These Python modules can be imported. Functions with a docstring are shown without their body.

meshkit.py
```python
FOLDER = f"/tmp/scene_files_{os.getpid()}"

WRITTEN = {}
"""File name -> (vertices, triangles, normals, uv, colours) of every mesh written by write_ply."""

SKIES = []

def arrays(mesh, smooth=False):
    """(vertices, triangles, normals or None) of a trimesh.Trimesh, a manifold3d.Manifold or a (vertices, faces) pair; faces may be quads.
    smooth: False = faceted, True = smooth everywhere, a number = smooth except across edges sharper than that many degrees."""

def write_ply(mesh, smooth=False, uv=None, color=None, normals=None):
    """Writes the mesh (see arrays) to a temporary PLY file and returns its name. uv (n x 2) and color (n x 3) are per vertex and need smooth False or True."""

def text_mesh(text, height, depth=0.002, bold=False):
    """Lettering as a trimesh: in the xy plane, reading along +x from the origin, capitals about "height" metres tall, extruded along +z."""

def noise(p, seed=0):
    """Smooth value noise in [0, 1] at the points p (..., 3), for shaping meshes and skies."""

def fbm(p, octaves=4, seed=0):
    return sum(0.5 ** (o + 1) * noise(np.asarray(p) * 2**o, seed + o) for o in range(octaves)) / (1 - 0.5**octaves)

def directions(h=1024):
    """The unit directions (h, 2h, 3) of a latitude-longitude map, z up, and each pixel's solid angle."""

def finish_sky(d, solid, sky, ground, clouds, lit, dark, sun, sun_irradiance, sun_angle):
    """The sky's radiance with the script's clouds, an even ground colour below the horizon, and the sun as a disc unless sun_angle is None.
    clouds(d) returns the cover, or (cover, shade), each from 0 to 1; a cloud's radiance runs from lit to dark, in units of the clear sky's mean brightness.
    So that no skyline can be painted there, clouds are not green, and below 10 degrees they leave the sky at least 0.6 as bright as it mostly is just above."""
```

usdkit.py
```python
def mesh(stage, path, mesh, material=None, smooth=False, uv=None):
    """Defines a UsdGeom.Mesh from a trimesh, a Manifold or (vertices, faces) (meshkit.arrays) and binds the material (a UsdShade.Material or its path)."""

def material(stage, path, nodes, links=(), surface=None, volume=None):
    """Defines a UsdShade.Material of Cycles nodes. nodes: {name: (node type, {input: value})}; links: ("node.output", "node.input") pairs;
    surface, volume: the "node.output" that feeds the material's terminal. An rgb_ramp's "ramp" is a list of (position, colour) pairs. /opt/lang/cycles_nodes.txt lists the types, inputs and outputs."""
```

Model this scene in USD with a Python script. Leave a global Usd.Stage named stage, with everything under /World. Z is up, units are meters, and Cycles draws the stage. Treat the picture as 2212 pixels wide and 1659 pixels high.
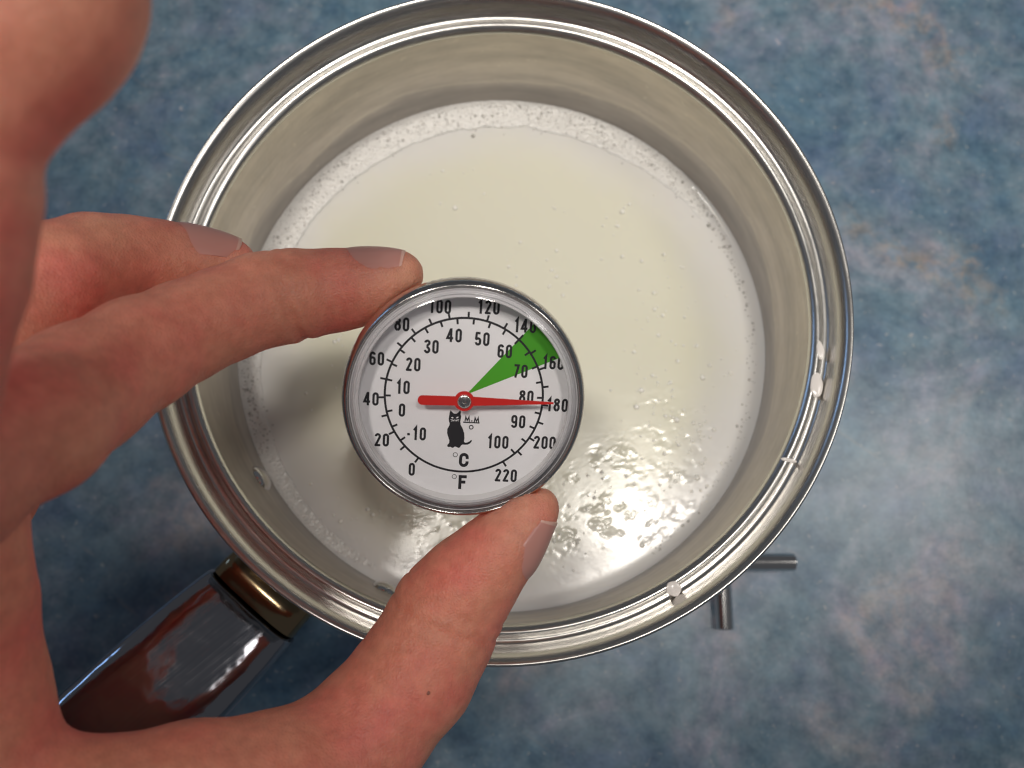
import math, random
import numpy as np, trimesh, usdkit, meshkit
from scipy import sparse
from shapely.geometry import LineString, Polygon, Point, box as sbox
from shapely import affinity, union_all
from pxr import Usd, UsdGeom, UsdLux, UsdShade, Gf, Sdf

random.seed(7)
rng = np.random.default_rng(7)
stage = Usd.Stage.CreateInMemory()
UsdGeom.SetStageUpAxis(stage, 'Z'); UsdGeom.SetStageMetersPerUnit(stage, 1.0)
UsdGeom.Xform.Define(stage, '/World'); UsdGeom.Scope.Define(stage, '/World/Looks')
MM = 0.001

# ------------------------------------------------------------------ camera
TILT, CAMZ, F = 0.213, 275.6, 1661.0          # radians, millimetres, pixels of a 2212 wide picture
cam = UsdGeom.Camera.Define(stage, '/World/camera')
cam.AddTranslateOp().Set((0, 0, CAMZ * MM)); cam.AddRotateXOp().Set(math.degrees(TILT))
cam.CreateHorizontalApertureAttr(36.0); cam.CreateFocalLengthAttr(36.0 * F / 2212)
cam.CreateFStopAttr(16.0); cam.CreateFocusDistanceAttr(0.156)
cam.CreateClippingRangeAttr((0.01, 50.0)); cam.CreateExposureAttr(0.04)
C_R = np.array([1.0, 0, 0]); C_U = np.array([0, math.cos(TILT), math.sin(TILT)]); C_D = np.array([0, math.sin(TILT), -math.cos(TILT)])
C_P = np.array([0, 0, CAMZ])


def P(px, py, d):                              # point in millimetres seen at (px, py), d mm along the lens axis
    return C_P + d * ((px - 1106) / F * C_R - (py - 829.5) / F * C_U + C_D)


def onz(px, py, z):                            # point of the horizontal plane at height z
    v = P(px, py, 1.0) - C_P
    return C_P + v * ((z - CAMZ) / v[2])


# ------------------------------------------------------------------ materials
def mat(name, nodes, links=(), surface='p.BSDF'):
    return usdkit.material(stage, '/World/Looks/' + name, nodes, links, surface=surface)


def plain(name, color, **kw):
    return mat(name, {'p': ('principled_bsdf', {'base_color': color, **kw})})


# ------------------------------------------------------------------ light
dome = UsdLux.DomeLight.Define(stage, '/World/room_light')
UsdShade.MaterialBindingAPI.Apply(dome.GetPrim()).Bind(
    mat('room_ambient', {'b': ('background_shader', {'color': (0.90, 0.93, 1.0), 'strength': 0.085})}, surface='b.background'))


def rect(name, pos, target, w, h, color, intensity):
    l = UsdLux.RectLight.Define(stage, '/World/' + name)
    z = np.array(pos, float) - np.array(target, float); z /= np.linalg.norm(z)
    x = np.cross([0, 1, 0], z); x /= np.linalg.norm(x); y = np.cross(z, x)
    m = Gf.Matrix4d(*x, 0, *y, 0, *z, 0, *pos, 1)
    l.AddTransformOp().Set(m)
    l.CreateWidthAttr(w); l.CreateHeightAttr(h); l.CreateColorAttr(Gf.Vec3f(*color)); l.CreateIntensityAttr(intensity)
    return l




def spot(name, pos, target, radius, cone, soft, color, intensity):
    l = UsdLux.SphereLight.Define(stage, '/World/' + name)
    z = np.array(pos, float) - np.array(target, float); z /= np.linalg.norm(z)
    x = np.cross([0, 1, 0], z); x /= np.linalg.norm(x); y = np.cross(z, x)
    l.AddTransformOp().Set(Gf.Matrix4d(*x, 0, *y, 0, *z, 0, *pos, 1))
    l.CreateRadiusAttr(radius); l.CreateColorAttr(Gf.Vec3f(*color)); l.CreateIntensityAttr(intensity)
    a = UsdLux.ShapingAPI.Apply(l.GetPrim()); a.CreateShapingConeAngleAttr(cone); a.CreateShapingConeSoftnessAttr(soft)


spot('ceiling_spot', (-0.23, 0.072, 1.25), (0.05, 0.185, 0), 0.075, 15.0, 1.0, (1.0, 0.94, 0.86), 90.0)  # both overhead lamps: cone shaped to darken the near counter, replacing a phone's shadow
spot('ceiling_spot_001', (0.21, 0.065, 1.25), (0.10, 0.185, 0), 0.075, 15.0, 1.0, (1.0, 0.94, 0.86), 90.0)
rect('side_lamp', (0.52, 0.10, 0.80), (0.05, 0.05, 0), 0.20, 0.16, (1.0, 0.95, 0.90), 10.0)
rect('window_light', (-1.3, 0.9, 0.75), (0, 0.05, 0), 0.18, 0.5, (0.32, 0.56, 1.0), 3.0)

# ------------------------------------------------------------------ object helpers
_used = {}


def numbered(path):
    n = _used.get(path, 0); _used[path] = n + 1
    return path if n == 0 else f'{path}_{n:03d}'


def tag(prim, label=None, cat=None, group=None, kind=None):
    for k, v in (('label', label), ('category', cat), ('group', group), ('kind', kind)):
        if v: prim.SetCustomDataByKey(k, v)
    return prim


def obj(name, mesh, m, parent='/World', smooth=False, label=None, cat=None, group=None, kind=None, uv=None):
    path = numbered(f'{parent}/{name}')
    if isinstance(mesh, trimesh.Trimesh): mesh = (mesh.vertices, mesh.faces)
    v, f = np.asarray(mesh[0], float) * MM, np.asarray(mesh[1])
    p = usdkit.mesh(stage, path, (v, f), m, smooth=smooth).GetPrim()
    tag(p, label, cat, group, kind)
    return path


def thing(name, label, cat, loc=(0, 0, 0), group=None, matrix=None):
    path = numbered('/World/' + name)
    x = UsdGeom.Xform.Define(stage, path)
    if matrix is not None: x.AddTransformOp().Set(matrix)
    else: x.AddTranslateOp().Set(tuple(float(c) * MM for c in loc))
    tag(x.GetPrim(), label, cat, group)
    return path


def lathe(profile, n=192, closed=False):       # profile of (r, z); revolved round z
    pr = np.asarray(profile, float); k = len(pr)
    a = np.linspace(0, 2 * np.pi, n, endpoint=False)
    v = np.stack([pr[None, :, 0] * np.cos(a)[:, None], pr[None, :, 0] * np.sin(a)[:, None], np.broadcast_to(pr[None, :, 1], (n, k))], -1).reshape(-1, 3)
    f = []
    for j in range(k if closed else k - 1):
        j2 = (j + 1) % k
        i = np.arange(n); i2 = (i + 1) % n
        f.append(np.stack([i * k + j, i2 * k + j, i2 * k + j2, i * k + j2], 1))
    q = np.vstack(f)
    t = np.vstack([q[:, [0, 1, 2]], q[:, [0, 2, 3]]])
    m = trimesh.Trimesh(v, t, process=False)
    m.merge_vertices(); m.update_faces(m.nondegenerate_faces()); m.remove_unreferenced_vertices()
    return m


def curve(points, n):                          # Catmull-Rom through points
    p = np.asarray(points, float); p = np.vstack([2 * p[0] - p[1], p, 2 * p[-1] - p[-2]])
    out = []
    for i in range(1, len(p) - 2):
        t = np.linspace(0, 1, n, endpoint=False)[:, None]
        a, b, c, d = p[i - 1], p[i], p[i + 1], p[i + 2]
        out.append(0.5 * (2 * b + (c - a) * t + (2 * a - 5 * b + 4 * c - d) * t ** 2 + (3 * b - a - 3 * c + d) * t ** 3))
    return np.vstack(out + [p[-2:-1]])


def rod(a, b, r, n=20, bevel=0.5):
    a, b = np.array(a, float), np.array(b, float); L = np.linalg.norm(b - a)
    m = lathe([(0, 0), (r - bevel, 0), (r - .3 * bevel, .3 * bevel), (r, bevel), (r, L - bevel), (r - .3 * bevel, L - .3 * bevel), (r - bevel, L), (0, L)], n)
    m.apply_transform(trimesh.geometry.align_vectors([0, 0, 1], (b - a) / L)); m.apply_translation(a)
    return m


# ================================================================== counter
M_counter = mat('mottled_laminate', {
    'g': ('geometry', {}),
    'n1': ('noise_texture', {'scale': 22, 'detail': 10, 'roughness': 0.69, 'distortion': 0.5}),
    'r1': ('rgb_ramp', {'ramp': [(0.30, (0.070, 0.135, 0.225)), (0.42, (0.120, 0.200, 0.278)), (0.51, (0.170, 0.245, 0.310)), (0.60, (0.240, 0.285, 0.355)), (0.70, (0.37, 0.365, 0.430))]}),
    'n2': ('noise_texture', {'scale': 21, 'detail': 3, 'roughness': 0.5, 'distortion': 0.6}),
    'r2': ('rgb_ramp', {'ramp': [(0.55, (0, 0, 0)), (0.66, (1, 1, 1))]}),
    'n2b': ('noise_texture', {'scale': 130, 'detail': 6, 'roughness': 0.7, 'distortion': 0.4}),
    'r2b': ('rgb_ramp', {'ramp': [(0.42, (0, 0, 0)), (0.60, (0.55, 0.55, 0.55))]}),
    'mm': ('math', {'math_type': 'multiply'}),
    'hue': ('rgb_ramp', {'ramp': [(0.42, (0.46, 0.31, 0.20)), (0.58, (0.42, 0.37, 0.39))]}),
    'n6': ('noise_texture', {'scale': 9, 'detail': 2}),
    'm2': ('mix', {'mix_type': 'mix'}),
    'n3': ('noise_texture', {'scale': 340, 'detail': 3, 'roughness': 0.6, 'distortion': 0.2}),
    'r3': ('rgb_ramp', {'ramp': [(0.63, (0, 0, 0)), (0.71, (0.7, 0.7, 0.7))]}),
    'm3': ('mix', {'mix_type': 'mix', 'color2': (0.36, 0.38, 0.40)}),
    'n4': ('noise_texture', {'scale': 95, 'detail': 8, 'roughness': 0.75}),
    'r4': ('rgb_ramp', {'ramp': [(0.34, (0.58, 0.65, 0.70)), (0.5, (1, 1, 1)), (0.64, (1.32, 1.28, 1.26))]}),
    'm4': ('mix', {'mix_type': 'multiply', 'fac': 1.0}),
    'n7': ('noise_texture', {'scale': 38, 'detail': 5, 'roughness': 0.65}),
    'r7': ('rgb_ramp', {'ramp': [(0.36, (0.80, 1.06, 1.06)), (0.50, (1, 1, 1)), (0.62, (1.22, 0.96, 1.14))]}),
    'm7': ('mix', {'mix_type': 'multiply', 'fac': 0.35}),
    'map': ('mapping', {'mapping_type': 'texture', 'rotation': (0, 0, -0.6), 'scale': (1 / 30, 1 / 260, 1)}),
    'n5': ('noise_texture', {'scale': 1, 'detail': 3, 'roughness': 0.55, 'distortion': 0.6}),
    'r5': ('rgb_ramp', {'ramp': [(0.66, (0, 0, 0)), (0.76, (0.35, 0.35, 0.35))]}),
    'm5': ('mix', {'mix_type': 'mix', 'color2': (0.33, 0.31, 0.30)}),
    'nb': ('noise_texture', {'scale': 420, 'detail': 3}),
    'b': ('bump', {'strength': 0.07, 'distance': 0.0005}),
    'p': ('principled_bsdf', {'roughness': 0.29, 'specular_ior_level': 0.6}),
}, [('g.position', n + '.vector') for n in ('n1', 'n2', 'n2b', 'n3', 'n4', 'n6', 'map', 'nb')] + [('map.vector', 'n5.vector'),
    ('n1.fac', 'r1.fac'), ('n2.fac', 'r2.fac'), ('n2b.fac', 'r2b.fac'), ('r2.color', 'mm.value1'), ('r2b.color', 'mm.value2'), ('n6.fac', 'hue.fac'), ('hue.color', 'm2.color2'),
    ('n3.fac', 'r3.fac'), ('n4.fac', 'r4.fac'), ('n5.fac', 'r5.fac'),
    ('r1.color', 'm2.color1'), ('mm.value', 'm2.fac'), ('m2.color', 'm3.color1'), ('r3.color', 'm3.fac'),
    ('m3.color', 'm7.color1'), ('g.position', 'n7.vector'), ('n7.fac', 'r7.fac'), ('r7.color', 'm7.color2'), ('m7.color', 'm4.color1'), ('r4.color', 'm4.color2'), ('m4.color', 'm5.color1'), ('r5.color', 'm5.fac'), ('m5.color', 'p.base_color'),
    ('nb.fac', 'b.height'), ('b.normal', 'p.normal')])
cb = trimesh.creation.box((1100, 900, 30)); cb.apply_translation((0, 100, -15))
obj('counter', cb, M_counter, kind='structure', label='mottled blue grey laminate kitchen counter')

# ================================================================== saucepan
POT = np.array([-2.9, 61.5, 0.0]); RIM = 95.0; LIP = RIM - 5.9; MILK_Z = 53.2; BASE = 11.0
M_steel = mat('brushed_steel', {
    'g': ('geometry', {}),
    'map': ('mapping', {'scale': (60, 60, 1600)}),
    'n': ('noise_texture', {'scale': 1, 'detail': 4, 'roughness': 0.6}),
    'r': ('rgb_ramp', {'ramp': [(0.3, (0.20, 0.20, 0.20)), (0.7, (0.30, 0.30, 0.30))]}),
    'n2': ('noise_texture', {'scale': 900, 'detail': 3}),
    'b': ('bump', {'strength': 0.05, 'distance': 0.0002}),
    'p': ('principled_bsdf', {'metallic': 1.0, 'base_color': (0.63, 0.615, 0.59)}),
}, [('g.position', 'map.vector'), ('map.vector', 'n.vector'), ('n.fac', 'r.fac'), ('r.color', 'p.roughness'), ('g.position', 'n2.vector'), ('n2.fac', 'b.height'), ('b.normal', 'p.normal')])
# inside wall: satin steel with a dried film of milk up to a wavy tide line
M_wall = mat('satin_wall', {
    'g': ('geometry', {}), 's': ('separate_xyz', {}),
    'n': ('noise_texture', {'scale': 26, 'detail': 3, 'roughness': 0.5}),
    'a': ('math', {'math_type': 'multiply_add', 'value2': 0.016, 'value3': MILK_Z * MM + 0.005}),
    'd': ('math', {'math_type': 'subtract'}),
    'film': ('map_range', {'from_min': -0.0006, 'from_max': 0.0006, 'to_min': 1, 'to_max': 0}),
    'ab': ('math', {'math_type': 'absolute'}),
    'line': ('map_range', {'from_min': 0.0002, 'from_max': 0.0012, 'to_min': 1, 'to_max': 0}),
    'c1': ('mix', {'color1': (0.50, 0.46, 0.42), 'color2': (0.47, 0.435, 0.405)}),
    'c2': ('mix', {'color2': (0.62, 0.58, 0.50)}),
    'n4': ('noise_texture', {'scale': 330, 'detail': 2, 'roughness': 0.6}),
    'r4': ('rgb_ramp', {'ramp': [(0.66, (0, 0, 0)), (0.74, (0.5, 0.5, 0.5))]}),
    'c3': ('mix', {'color2': (0.62, 0.58, 0.51)}),
    'mp': ('mapping', {'scale': (26, 26, 150)}),
    'n5': ('noise_texture', {'scale': 1, 'detail': 6, 'roughness': 0.65}),
    'r5': ('rgb_ramp', {'ramp': [(0.3, (0.80, 0.80, 0.80)), (0.7, (1.16, 1.15, 1.12))]}),
    'c4': ('mix', {'mix_type': 'multiply', 'fac': 1.0}),
    'n2': ('noise_texture', {'scale': 240, 'detail': 4, 'roughness': 0.6}),
    'rr': ('map_range', {'from_min': 0.3, 'from_max': 0.7, 'to_min': 0.36, 'to_max': 0.46}),
    'met': ('map_range', {'from_min': 0, 'from_max': 1, 'to_min': 0.92, 'to_max': 0.72}),
    'fl': ('math', {'math_type': 'multiply', 'value2': 0.4}),
    'bp': ('bump', {'strength': 0.35, 'distance': 0.0005}),
    'p': ('principled_bsdf', {}),
}, [('g.position', 's.vector'), ('g.position', 'n.vector'), ('n.fac', 'a.value1'), ('s.z', 'd.value1'), ('a.value', 'd.value2'), ('d.value', 'film.value'), ('d.value', 'ab.value1'), ('ab.value', 'line.value'),
    ('film.result', 'c1.fac'), ('c1.color', 'c2.color1'), ('line.result', 'fl.value1'), ('fl.value', 'c2.fac'), ('g.position', 'n4.vector'), ('n4.fac', 'r4.fac'), ('c2.color', 'c3.color1'), ('r4.color', 'c3.fac'), ('g.position', 'mp.vector'), ('mp.vector', 'n5.vector'), ('n5.fac', 'r5.fac'), ('c3.color', 'c4.color1'), ('r5.color', 'c4.color2'), ('c4.color', 'p.base_color'), ('g.position', 'n2.vector'), ('n2.fac', 'rr.value'), ('rr.result', 'p.roughness'),
    ('film.result', 'met.value'), ('met.result', 'p.metallic'), ('n2.fac', 'bp.height'), ('bp.normal', 'p.normal')])
M_chrome = mat('polished_steel', {
    'g': ('geometry', {}),
    'map': ('mapping', {'mapping_type': 'texture', 'rotation': (0, 0, 0.75), 'scale': (1 / 45, 1 / 2400, 1 / 45)}),
    'n': ('noise_texture', {'scale': 1, 'detail': 4, 'roughness': 0.7}),
    'r': ('rgb_ramp', {'ramp': [(0.35, (0.05, 0.05, 0.05)), (0.7, (0.15, 0.15, 0.15))]}),
    'n2': ('noise_texture', {'scale': 48, 'detail': 3}),
    'b2': ('bump', {'strength': 0.26, 'distance': 0.004}),
    'b': ('bump', {'strength': 0.05, 'distance': 0.00025}),
    'p': ('principled_bsdf', {'metallic': 1.0, 'base_color': (0.36, 0.36, 0.39)}),
}, [('g.position', 'map.vector'), ('map.vector', 'n.vector'), ('n.fac', 'r.fac'), ('r.color', 'p.roughness'), ('n.fac', 'b.height'), ('g.position', 'n2.vector'), ('n2.fac', 'b2.height'), ('b2.normal', 'b.normal'), ('b.normal', 'p.normal')])

M_bright = plain('bright_steel', (0.70, 0.69, 0.68), metallic=1.0, roughness=0.12)
M_socket = plain('reflection_tinted_steel', (0.30, 0.22, 0.13), metallic=1.0, roughness=0.16)  # dark gold tint painted in for the pan wall's reflection on the steel
pot = thing('saucepan', 'round steel saucepan of hot milk with flared double rim and flat handle', 'saucepan', POT)
z0 = RIM
rim_prof = curve([(78.4, LIP - 1.3), (78.55, LIP - 0.7), (79.0, LIP + 0.1), (80.0, LIP + 0.75), (81.0, LIP + 0.45), (81.7, LIP + 0.0), (82.3, LIP + 0.05), (82.9, LIP + 0.5), (83.6, LIP + 1.9), (84.4, LIP + 3.8), (85.2, LIP + 5.1),
                  (86.0, z0 - 0.15), (86.6, z0), (87.0, z0 - 0.45), (87.05, z0 - 1.2), (86.6, z0 - 1.8), (85.9, z0 - 1.9), (85.2, z0 - 2.6), (84.6, z0 - 4.2), (83.8, z0 - 6.2), (82.0, z0 - 7.4), (80.4, z0 - 8.6), (79.7, z0 - 10.5)], 6)
obj('rim', lathe(rim_prof, 256), M_steel, pot, smooth=True)
outer = curve([(79.7, z0 - 10.5), (79.5, z0 - 20), (79.4, BASE + 20), (79.0, BASE + 6), (76.5, BASE + 1.4), (72.0, BASE), (0.01, BASE)], 6)
obj('body', lathe(outer, 192), M_steel, pot, smooth=40)
inner = curve([(78.4, LIP - 1.3), (78.3, LIP - 12), (78.2, MILK_Z), (78.0, BASE + 12), (75.0, BASE + 4.0), (70.0, BASE + 3.0), (0.01, BASE + 3.0)], 6)
im = lathe(inner, 192); im.invert()
obj('inner_wall', im, M_wall, pot, smooth=40)

# handle: lofted hollow-looking bar going out to the lower left
def on_wall(px, py, R):
    v = P(px, py, 1.0) - C_P; o = C_P - POT
    a_, b_, c_ = v[:2] @ v[:2], 2 * o[:2] @ v[:2], o[:2] @ o[:2] - R * R
    return o + v * (-b_ + math.sqrt(b_ * b_ - 4 * a_ * c_)) / (2 * a_)


r1, r2 = on_wall(566, 1032, 77.8), on_wall(836, 1272, 77.8)
ha = math.atan2(onz(582, 1275, 78)[1] - POT[1], onz(582, 1275, 78)[0] - POT[0])
hA, hB = onz(574, 1262, 71.5) - POT, onz(240, 1572, 89.5) - POT
dirh = (hB - hA) * [1, 1, 0]; dirh /= np.linalg.norm(dirh); sideh = np.array([-dirh[1], dirh[0], 0])
hoff = (hA @ sideh) * sideh
NS = 40


def bar(st):
    vs, fs = [], []
    for (R, z, hw, ht) in st:
        a = np.linspace(0, 2 * np.pi, NS, endpoint=False)
        c, s = np.cos(a), np.sin(a)
        x = hw * np.sign(c) * np.abs(c) ** 0.4; y = ht * np.sign(s) * np.abs(s) ** 0.6
        y = np.where(y > 0, y - 0.8 * (x / hw) ** 2, y)
        vs.append(hoff + R * dirh + x[:, None] * sideh + (z - ht + y - 0.14 * x)[:, None] * np.array([0, 0, 1.0]))
    vs = np.vstack(vs)
    for k in range(len(st) - 1):
        for i in range(NS):
            j = (i + 1) % NS
            fs += [(k * NS + i, k * NS + NS + i, k * NS + NS + j), (k * NS + i, k * NS + NS + j, k * NS + j)]
    n0 = len(vs); vs = np.vstack([vs, vs[:NS].mean(0), vs[-NS:].mean(0)])
    for i in range(NS):
        j = (i + 1) % NS
        fs += [(n0, i, j), (n0 + 1, n0 - NS + j, n0 - NS + i)]
    m = trimesh.Trimesh(vs, fs, process=False); m.fix_normals(); return m


hm = bar(curve([(99.6, 69.5, 13.2, 4.6), (100.0, 71.2, 13.9, 5.6), (100.6, 72.0, 14.2, 6.0), (104, 73.7, 14.5, 6.1), (111, 76.6, 15.0, 6.2), (120, 80.1, 15.4, 6.4), (128, 82.8, 15.8, 6.8), (135, 84.8, 16.0, 7.0), (142, 86.3, 16.1, 7.0), (150, 87.6, 16.0, 7.2), (170, 89.9, 15.6, 7.2), (200, 92, 15.0, 7.0), (235, 92, 14.0, 6.4), (252, 90.0, 12.5, 5.5), (256, 89, 7, 2.5)], 8))
sk = bar(curve([(78.6, 69.0, 12.6, 4.6), (84, 71.0, 12.9, 5.0), (90, 69.8, 13.1, 5.0), (95, 71.2, 13.3, 5.2), (99.2, 70.6, 13.4, 5.2)], 8))
obj('handle_socket', sk, M_socket, pot, smooth=50)
obj('handle', hm, M_chrome, pot, smooth=50)
for q in (r1, r2):
    a = math.atan2(q[1], q[0])
    rv = lathe([(0, 2.0), (1.6, 1.9), (2.9, 1.4), (3.8, 0.6), (4.1, -0.6), (4.1, -1.5)], 32); rv.invert()
    rv.apply_transform(trimesh.geometry.align_vectors([0, 0, 1], [-math.cos(a), -math.sin(a), 0.0]))
    rv.apply_translation((78.2 * math.cos(a), 78.2 * math.sin(a), q[2])); rv.fix_normals()
    obj('rivet', rv, M_bright, pot, smooth=40)

# ================================================================== trivet under the pan
tv = thing('wire_trivet', 'chrome wire trivet whose bar ends stick out under the saucepan', 'trivet')
TZ = 8.0
e1, e2 = onz(1716, 1214, TZ), onz(1566, 1362, TZ)
c0 = onz(1562, 1215, TZ)
for (yy) in (e1[1], e1[1] + 66):
    obj('bar', rod((-66, yy, TZ), (e1[0], yy, TZ), 2.9), M_bright, tv, smooth=40)
for (xx) in (c0[0], c0[0] - 70):
    obj('cross_bar', rod((xx, 110, TZ - 3.4), (xx + 0.3, e2[1], TZ - 3.4), 2.9), M_bright, tv, smooth=40)
for xx in (c0[0] - 6, c0[0] - 64):
    for yy in (e1[1] + 6, e1[1] + 60):
        obj('foot', lathe([(0, 0.2), (2.6, 0.2), (3.0, 0.8), (3.0, 6.2), (0, 6.2)], 20).apply_translation((xx, yy, 0)), M_bright, tv, smooth=40)

# ================================================================== milk
M_milk = mat('milk', {
    'g': ('geometry', {}),
    'n': ('noise_texture', {'scale': 14, 'detail': 3}),
    'r': ('rgb_ramp', {'ramp': [(0.35, (0.785, 0.765, 0.605)), (0.65, (0.815, 0.795, 0.655))]}),
    'dist': ('vector_math', {'math_type': 'distance', 'vector2': tuple((POT + [0, 0, MILK_Z]) * MM)}),
    'nn': ('noise_texture', {'scale': 60, 'detail': 4}),
    'dd': ('math', {'math_type': 'multiply_add', 'value2': 0.014}),
    'edge': ('map_range', {'range_type': 'smoothstep', 'from_min': 0.060, 'from_max': 0.082}),
    'froth': ('mix', {'color2': (0.80, 0.785, 0.755)}),
    'n2': ('noise_texture', {'scale': 500, 'detail': 2}),
    'b': ('bump', {'strength': 0.05, 'distance': 0.0003}),
    'p': ('principled_bsdf', {'roughness': 0.18, 'subsurface_method': 'burley', 'specular_ior_level': 0.5, 'subsurface_weight': 0.25, 'subsurface_scale': 0.004, 'subsurface_radius': (1, 0.8, 0.55)}),
}, [('g.position', 'n.vector'), ('n.fac', 'r.fac'), ('g.position', 'dist.vector1'), ('g.position', 'nn.vector'), ('nn.fac', 'dd.value1'), ('dist.value', 'dd.value3'), ('dd.value', 'edge.value'), ('edge.result', 'froth.fac'), ('r.color', 'froth.color1'), ('froth.color', 'p.base_color'),
    ('g.position', 'n2.vector'), ('n2.fac', 'b.height'), ('b.normal', 'p.normal')])
M_foam = mat('milk_foam', {
    'g': ('geometry', {}),
    'v': ('voronoi_texture', {'scale': 1100}),
    'r': ('rgb_ramp', {'ramp': [(0.06, (0.54, 0.52, 0.50)), (0.30, (0.80, 0.785, 0.75))]}),
    'b': ('bump', {'strength': 0.5, 'distance': 0.0004}),
    'p': ('principled_bsdf', {'roughness': 0.30, 'subsurface_method': 'burley', 'subsurface_weight': 0.3, 'subsurface_scale': 0.002, 'subsurface_radius': (1, 0.9, 0.75)}),
}, [('g.position', 'v.vector'), ('v.distance', 'r.fac'), ('r.color', 'p.base_color'), ('v.distance', 'b.height'), ('b.normal', 'p.normal')])
M_bubble = plain('milk_bubble', (0.50, 0.48, 0.45), roughness=0.08, specular_ior_level=0.6)
M_bubble_pale = plain('milk_bubble_pale', (0.90, 0.88, 0.81), roughness=0.25, specular_ior_level=1.0)
milk = thing('milk', 'cream coloured hot milk with pale foam round its edge, filling the saucepan', 'milk', POT + [0, 0, MILK_Z])


def foam_w(a):                                 # width of the foam collar by angle (mm)
    s = np.stack([np.cos(a) * 2.2, np.sin(a) * 2.2, 0 * a], -1)
    top = np.clip((np.sin(a - 0.35) + 0.35) / 1.0, 0, 1)
    return 3.6 + 4.2 * top + 3.4 * (meshkit.fbm(s + 5.3, 4, 3) - 0.5) + 2.0 * (meshkit.fbm(s * 7 + 1.3, 4, 5) - 0.5)


G = 420                                        # milk skin: a square grid squeezed onto the disc
u = np.linspace(-1, 1, G); uu, vv = np.meshgrid(u, u, indexing='ij')
xd = uu * np.sqrt(1 - vv ** 2 / 2) * 78.2; yd = vv * np.sqrt(1 - uu ** 2 / 2) * 78.2
rr = np.hypot(xd, yd)
zz = 1.1 * np.exp(-(78.2 - rr) / 1.6)
pts = np.stack([xd, yd, 0 * xd], -1)
patch = 0 * xd
for (px, py, rx, ry, w) in [(840, 1105, 110, 48, 1.0), (780, 1150, 60, 30, .6), (1330, 1120, 120, 55, 1.0), (1240, 1035, 60, 30, .8), (1345, 975, 60, 18, 1.2), (1460, 930, 70, 50, .8), (1470, 1020, 45, 25, .7), (1330, 1010, 80, 30, .6),
                            (1250, 1150, 120, 40, .7), (1430, 870, 60, 40, .45), (1330, 490, 45, 20, .5), (1220, 600, 60, 25, .5), (1430, 640, 60, 30, .4), (1130, 1180, 160, 30, .4), (1500, 1100, 40, 20, .5), (560, 780, 30, 60, .5), (980, 1150, 300, 70, .35)]:
    c = onz(px, py, MILK_Z) - POT; sx, sy = rx / 7.45, ry / 7.45
    patch = np.maximum(patch, w * np.exp(-((xd - c[0]) / sx) ** 2 - ((yd - c[1]) / sy) ** 2))
wr = meshkit.fbm(pts * [0.6, 0.85, 1] + 3, 3, 11); wr2 = meshkit.fbm(pts * [0.26, 0.36, 1] + 9, 3, 17)
blot = np.clip((meshkit.fbm(pts * [0.30, 0.48, 1] + 31, 4, 23) - 0.52) * 7, 0, 1)
ca = onz(850, 1108, MILK_Z) - POT; blot = np.maximum(blot, 0.9 * np.exp(-((xd - ca[0]) / 13) ** 2 - ((yd - ca[1]) / 5) ** 2))
zz += patch * blot * (0.42 * (wr - 0.5) + 0.5 * (wr2 - 0.5))
zz += 0.10 * (meshkit.fbm(pts * 0.06 + 2, 2, 29) - 0.5)
idx = np.arange(G * G).reshape(G, G)
q = np.stack([idx[:-1, :-1], idx[1:, :-1], idx[1:, 1:], idx[:-1, 1:]], -1).reshape(-1, 4)
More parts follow.
